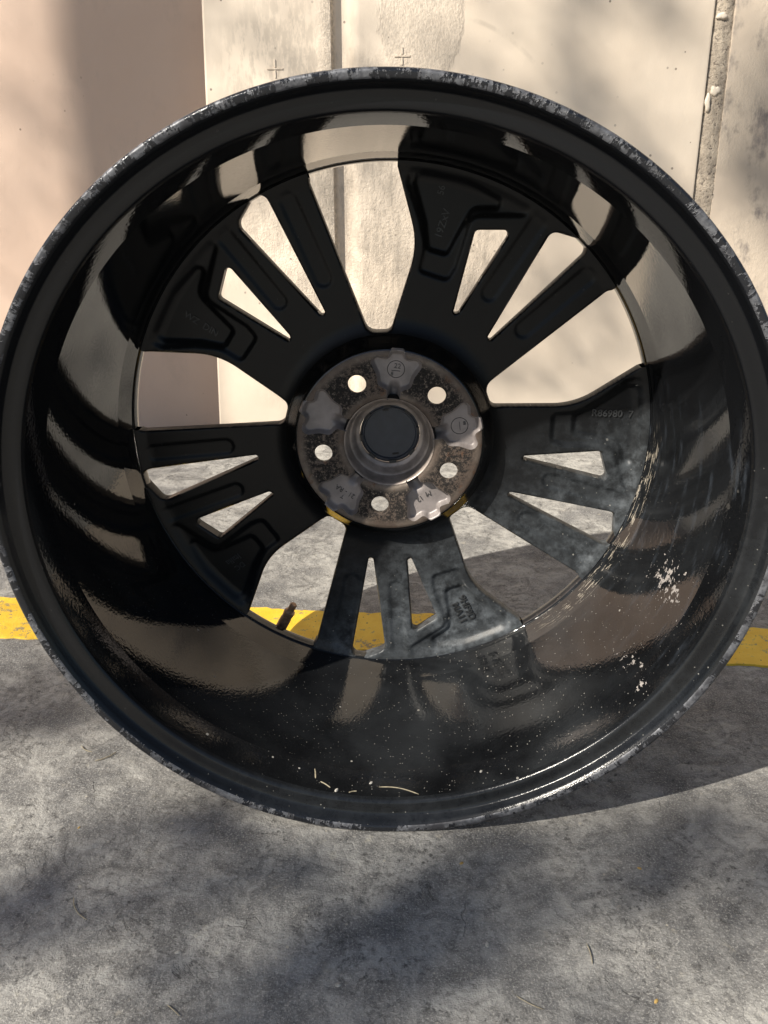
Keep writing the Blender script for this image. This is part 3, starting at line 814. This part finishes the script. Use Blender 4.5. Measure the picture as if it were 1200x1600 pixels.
# bits lying in the bottom of the barrel (wheel space, mm)
WM = Matrix.Translation(WH.location) @ Matrix.Rotation(R_(-1.74), 4, 'Z')
def inb(th, d, lift=.5):
    r = np.interp(d, [q[0] for q in barr], [q[1] for q in barr]) - lift
    p = pol(r, th); return WM @ Vector(P3(p[0], p[1], d))
def instraw(t0, d0, t1, d1, r, label, bow=3.0):
    P = [inb(t0 + (t1 - t0) * i / 10, d0 + (d1 - d0) * i / 10 + bow * math.sin(math.pi * i / 10), .6) for i in range(11)]
    strand('straw', P, r, label, 'straw', group='straw bits inside the wheel barrel')
instraw(-91, 23, -83.5, 15.5, .00055, 'long bowed pale straw lying in the bottom of the wheel barrel', 3)
instraw(-103.5, 33, -103, 24, .0008, 'short thick curl of straw at the lower left of the barrel', 1)
instraw(-102, 22, -100, 18, .0006, 'short straw at the barrel edge beside the curl', .5)
instraw(-96.5, 15.8, -95, 17.8, .0006, 'stubby straw at the barrel edge left of the long one', .5)
for i, (th, d, s, lb) in enumerate(((-98.8, 17, .0017, 'pale crumb on the barrel edge between two short straws'), (-92.5, 27, .0017, 'round pale crumb near the long straw in the barrel'), (-84, 33, .0014, 'pale crumb in the barrel right of the long straw'), (-106.5, 30, .0014, 'pale crumb at the left end of the barrel floor'), (-71.5, 28, .0018, 'chalky crumb on the right of the barrel floor'))):
    p = inb(th, d, .2); chip('crumb', p.x, p.y, s, 'chip', lb, 'crumb', 40 + i, p.z)

# ------------------------------------------------------------------ the tree whose shade falls on the place (out of frame, left behind the camera)
TX, TY = -3.984, -1.109
TREE = empty('shade_tree', (TX, TY, 0))
tag(TREE, 'leafy tree out of frame whose trunk and leaves shade the wall', 'tree')
T0 = Vector((TX, TY, 0))
v, f = tube([Vector((0, 0, -.02)), Vector((0, 0, .25)), Vector((0, 0, 1.2)), Vector((.0, 0, 3)), Vector((.0, 0, 4.6)), Vector((.05, -.05, 5.6)), Vector((0, .05, 6.6))], [.19, .14, .118, .106, .098, .07, .03], 20)
link('trunk', mesh('trunk', v, f, 60), 'bark', TREE)
def wallpt(x, z, off=.06):
    a = R_(-4.7); return Vector((x * math.cos(a) + off * math.sin(a), 1.5598 + x * math.sin(a) - off * math.cos(a), z))
clumps = []                                   # (centre, spread along three axes, leaves)
def shade(target, sig, n, L=None):
    L = L or rng.uniform(5.2, 6.8); clumps.append((Vector(target) + SUN * L, sig, n))
def band(a, b, sig, n, m):
    a, b = Vector(a), Vector(b)
    for i in range(m):
        p = a.lerp(b, (i + .5) / m); L = 5.2 + 1.2 * rng.random()
        shade(p + Vector((rng.gauss(0, .012), rng.gauss(0, .012), 0)), sig, n, L)
band((-.285, .437, 0), (-.11, .500, 0), .020, 16, 6)
band((-.085, .375, 0), (-.03, .445, 0), .034, 26, 4)
band((-.06, .372, 0), (-.01, .385, 0), .030, 16, 2)
band((.02, .418, 0), (.062, .458, 0), .024, 22, 3)
band((-.42, .645, 0), (-.285, .705, 0), .022, 18, 5)
band((.27, .525, 0), (.36, .54, 0), .035, 26, 3)
band((.13, .435, 0), (.175, .440, 0), .028, 18, 2)
band((.16, .50, 0), (.21, .48, 0), .02, 7, 2)
for x, z, s_, n in ((.318, .572, .024, 24), (.355, .745, .036, 44), (.615, .565, .030, 44), (.640, .42, .040, 70), (.60, .49, .03, 20), (-.62, .66, .07, 34), (-.66, .5, .06, 22), (-.60, .78, .06, 20), (.447, .495, .010, 4), (.438, .455, .010, 5), (.428, .42, .010, 5),
                    (.215, .195, .05, 22), (.27, .24, .05, 14), (.34, .19, .05, 16), (.16, .14, .05, 18), (.24, .12, .05, 20), (.37, .25, .04, 14), (.30, .40, .07, 10), (.23, .62, .08, 16), (.10, .60, .12, 26), (-.08, .62, .13, 26), (-.2, .66, .1, 16), (.05, .34, .14, 26), (.26, .5, .06, 12)):
    shade(wallpt(x, z), s_, n, 9.5 if x < -.5 else None)
for p in ((.205, .57, .095), (.12, .60, .035), (.235, .60, .16)): shade(p, .022, 9)
# the rest of the crown: only where its shade falls outside the picture
def lands(p):
    gx, gy = p.x + p.z, p.y + .75 * p.z
    return -1.9 < gx < 3.0 and -1.2 < gy < 3.8
for _ in range(4000):
    p = Vector((TX + rng.gauss(0, 1.1), TY + rng.gauss(0, 1.1), rng.uniform(3.2, 7.2)))
    if not lands(p): clumps.append((p, .20, 90))
    if len(clumps) > 130: break
lv, lf = [], []
for c, sig, n in clumps:
    for _ in range(n):
        p = c + Vector((rng.gauss(0, sig), rng.gauss(0, sig), rng.gauss(0, sig))) - T0
        d = Vector((rng.gauss(0, 1), rng.gauss(0, 1), rng.gauss(0, .7) - .3)).normalized(); s_ = d.orthogonal().normalized()
        s_ = (Matrix.Rotation(rng.uniform(0, 6.28), 3, d) @ s_); nrm = d.cross(s_)
        L = rng.uniform(.035, .06); W_ = L * .26; b = len(lv)
        lv += [p, p + d * L * .45 + s_ * W_ + nrm * .004, p + d * L, p + d * L * .45 - s_ * W_ + nrm * .004]
        lf += [(b, b + 1, b + 2), (b, b + 2, b + 3)]
link('crown', mesh('crown', lv, lf, 0), 'leaf', TREE)
bv, bf = [], []
for c, sig, n in clumps:
    e = c - T0; base = Vector((0, 0, max(2.2, min(6.3, e.z - .35 * math.hypot(e.x, e.y)))))
    if math.hypot(e.x, e.y) > .12:
        m_ = base.lerp(e, .5) + Vector((0, 0, .12)); v, f = tube([base, m_, e], [.0035, .0025, .0015], 5, False)
        b = len(bv); bv += v; bf += [tuple(b + i for i in q) for q in f]
link('branches', mesh('branches', bv, bf, 60), 'bark', TREE)
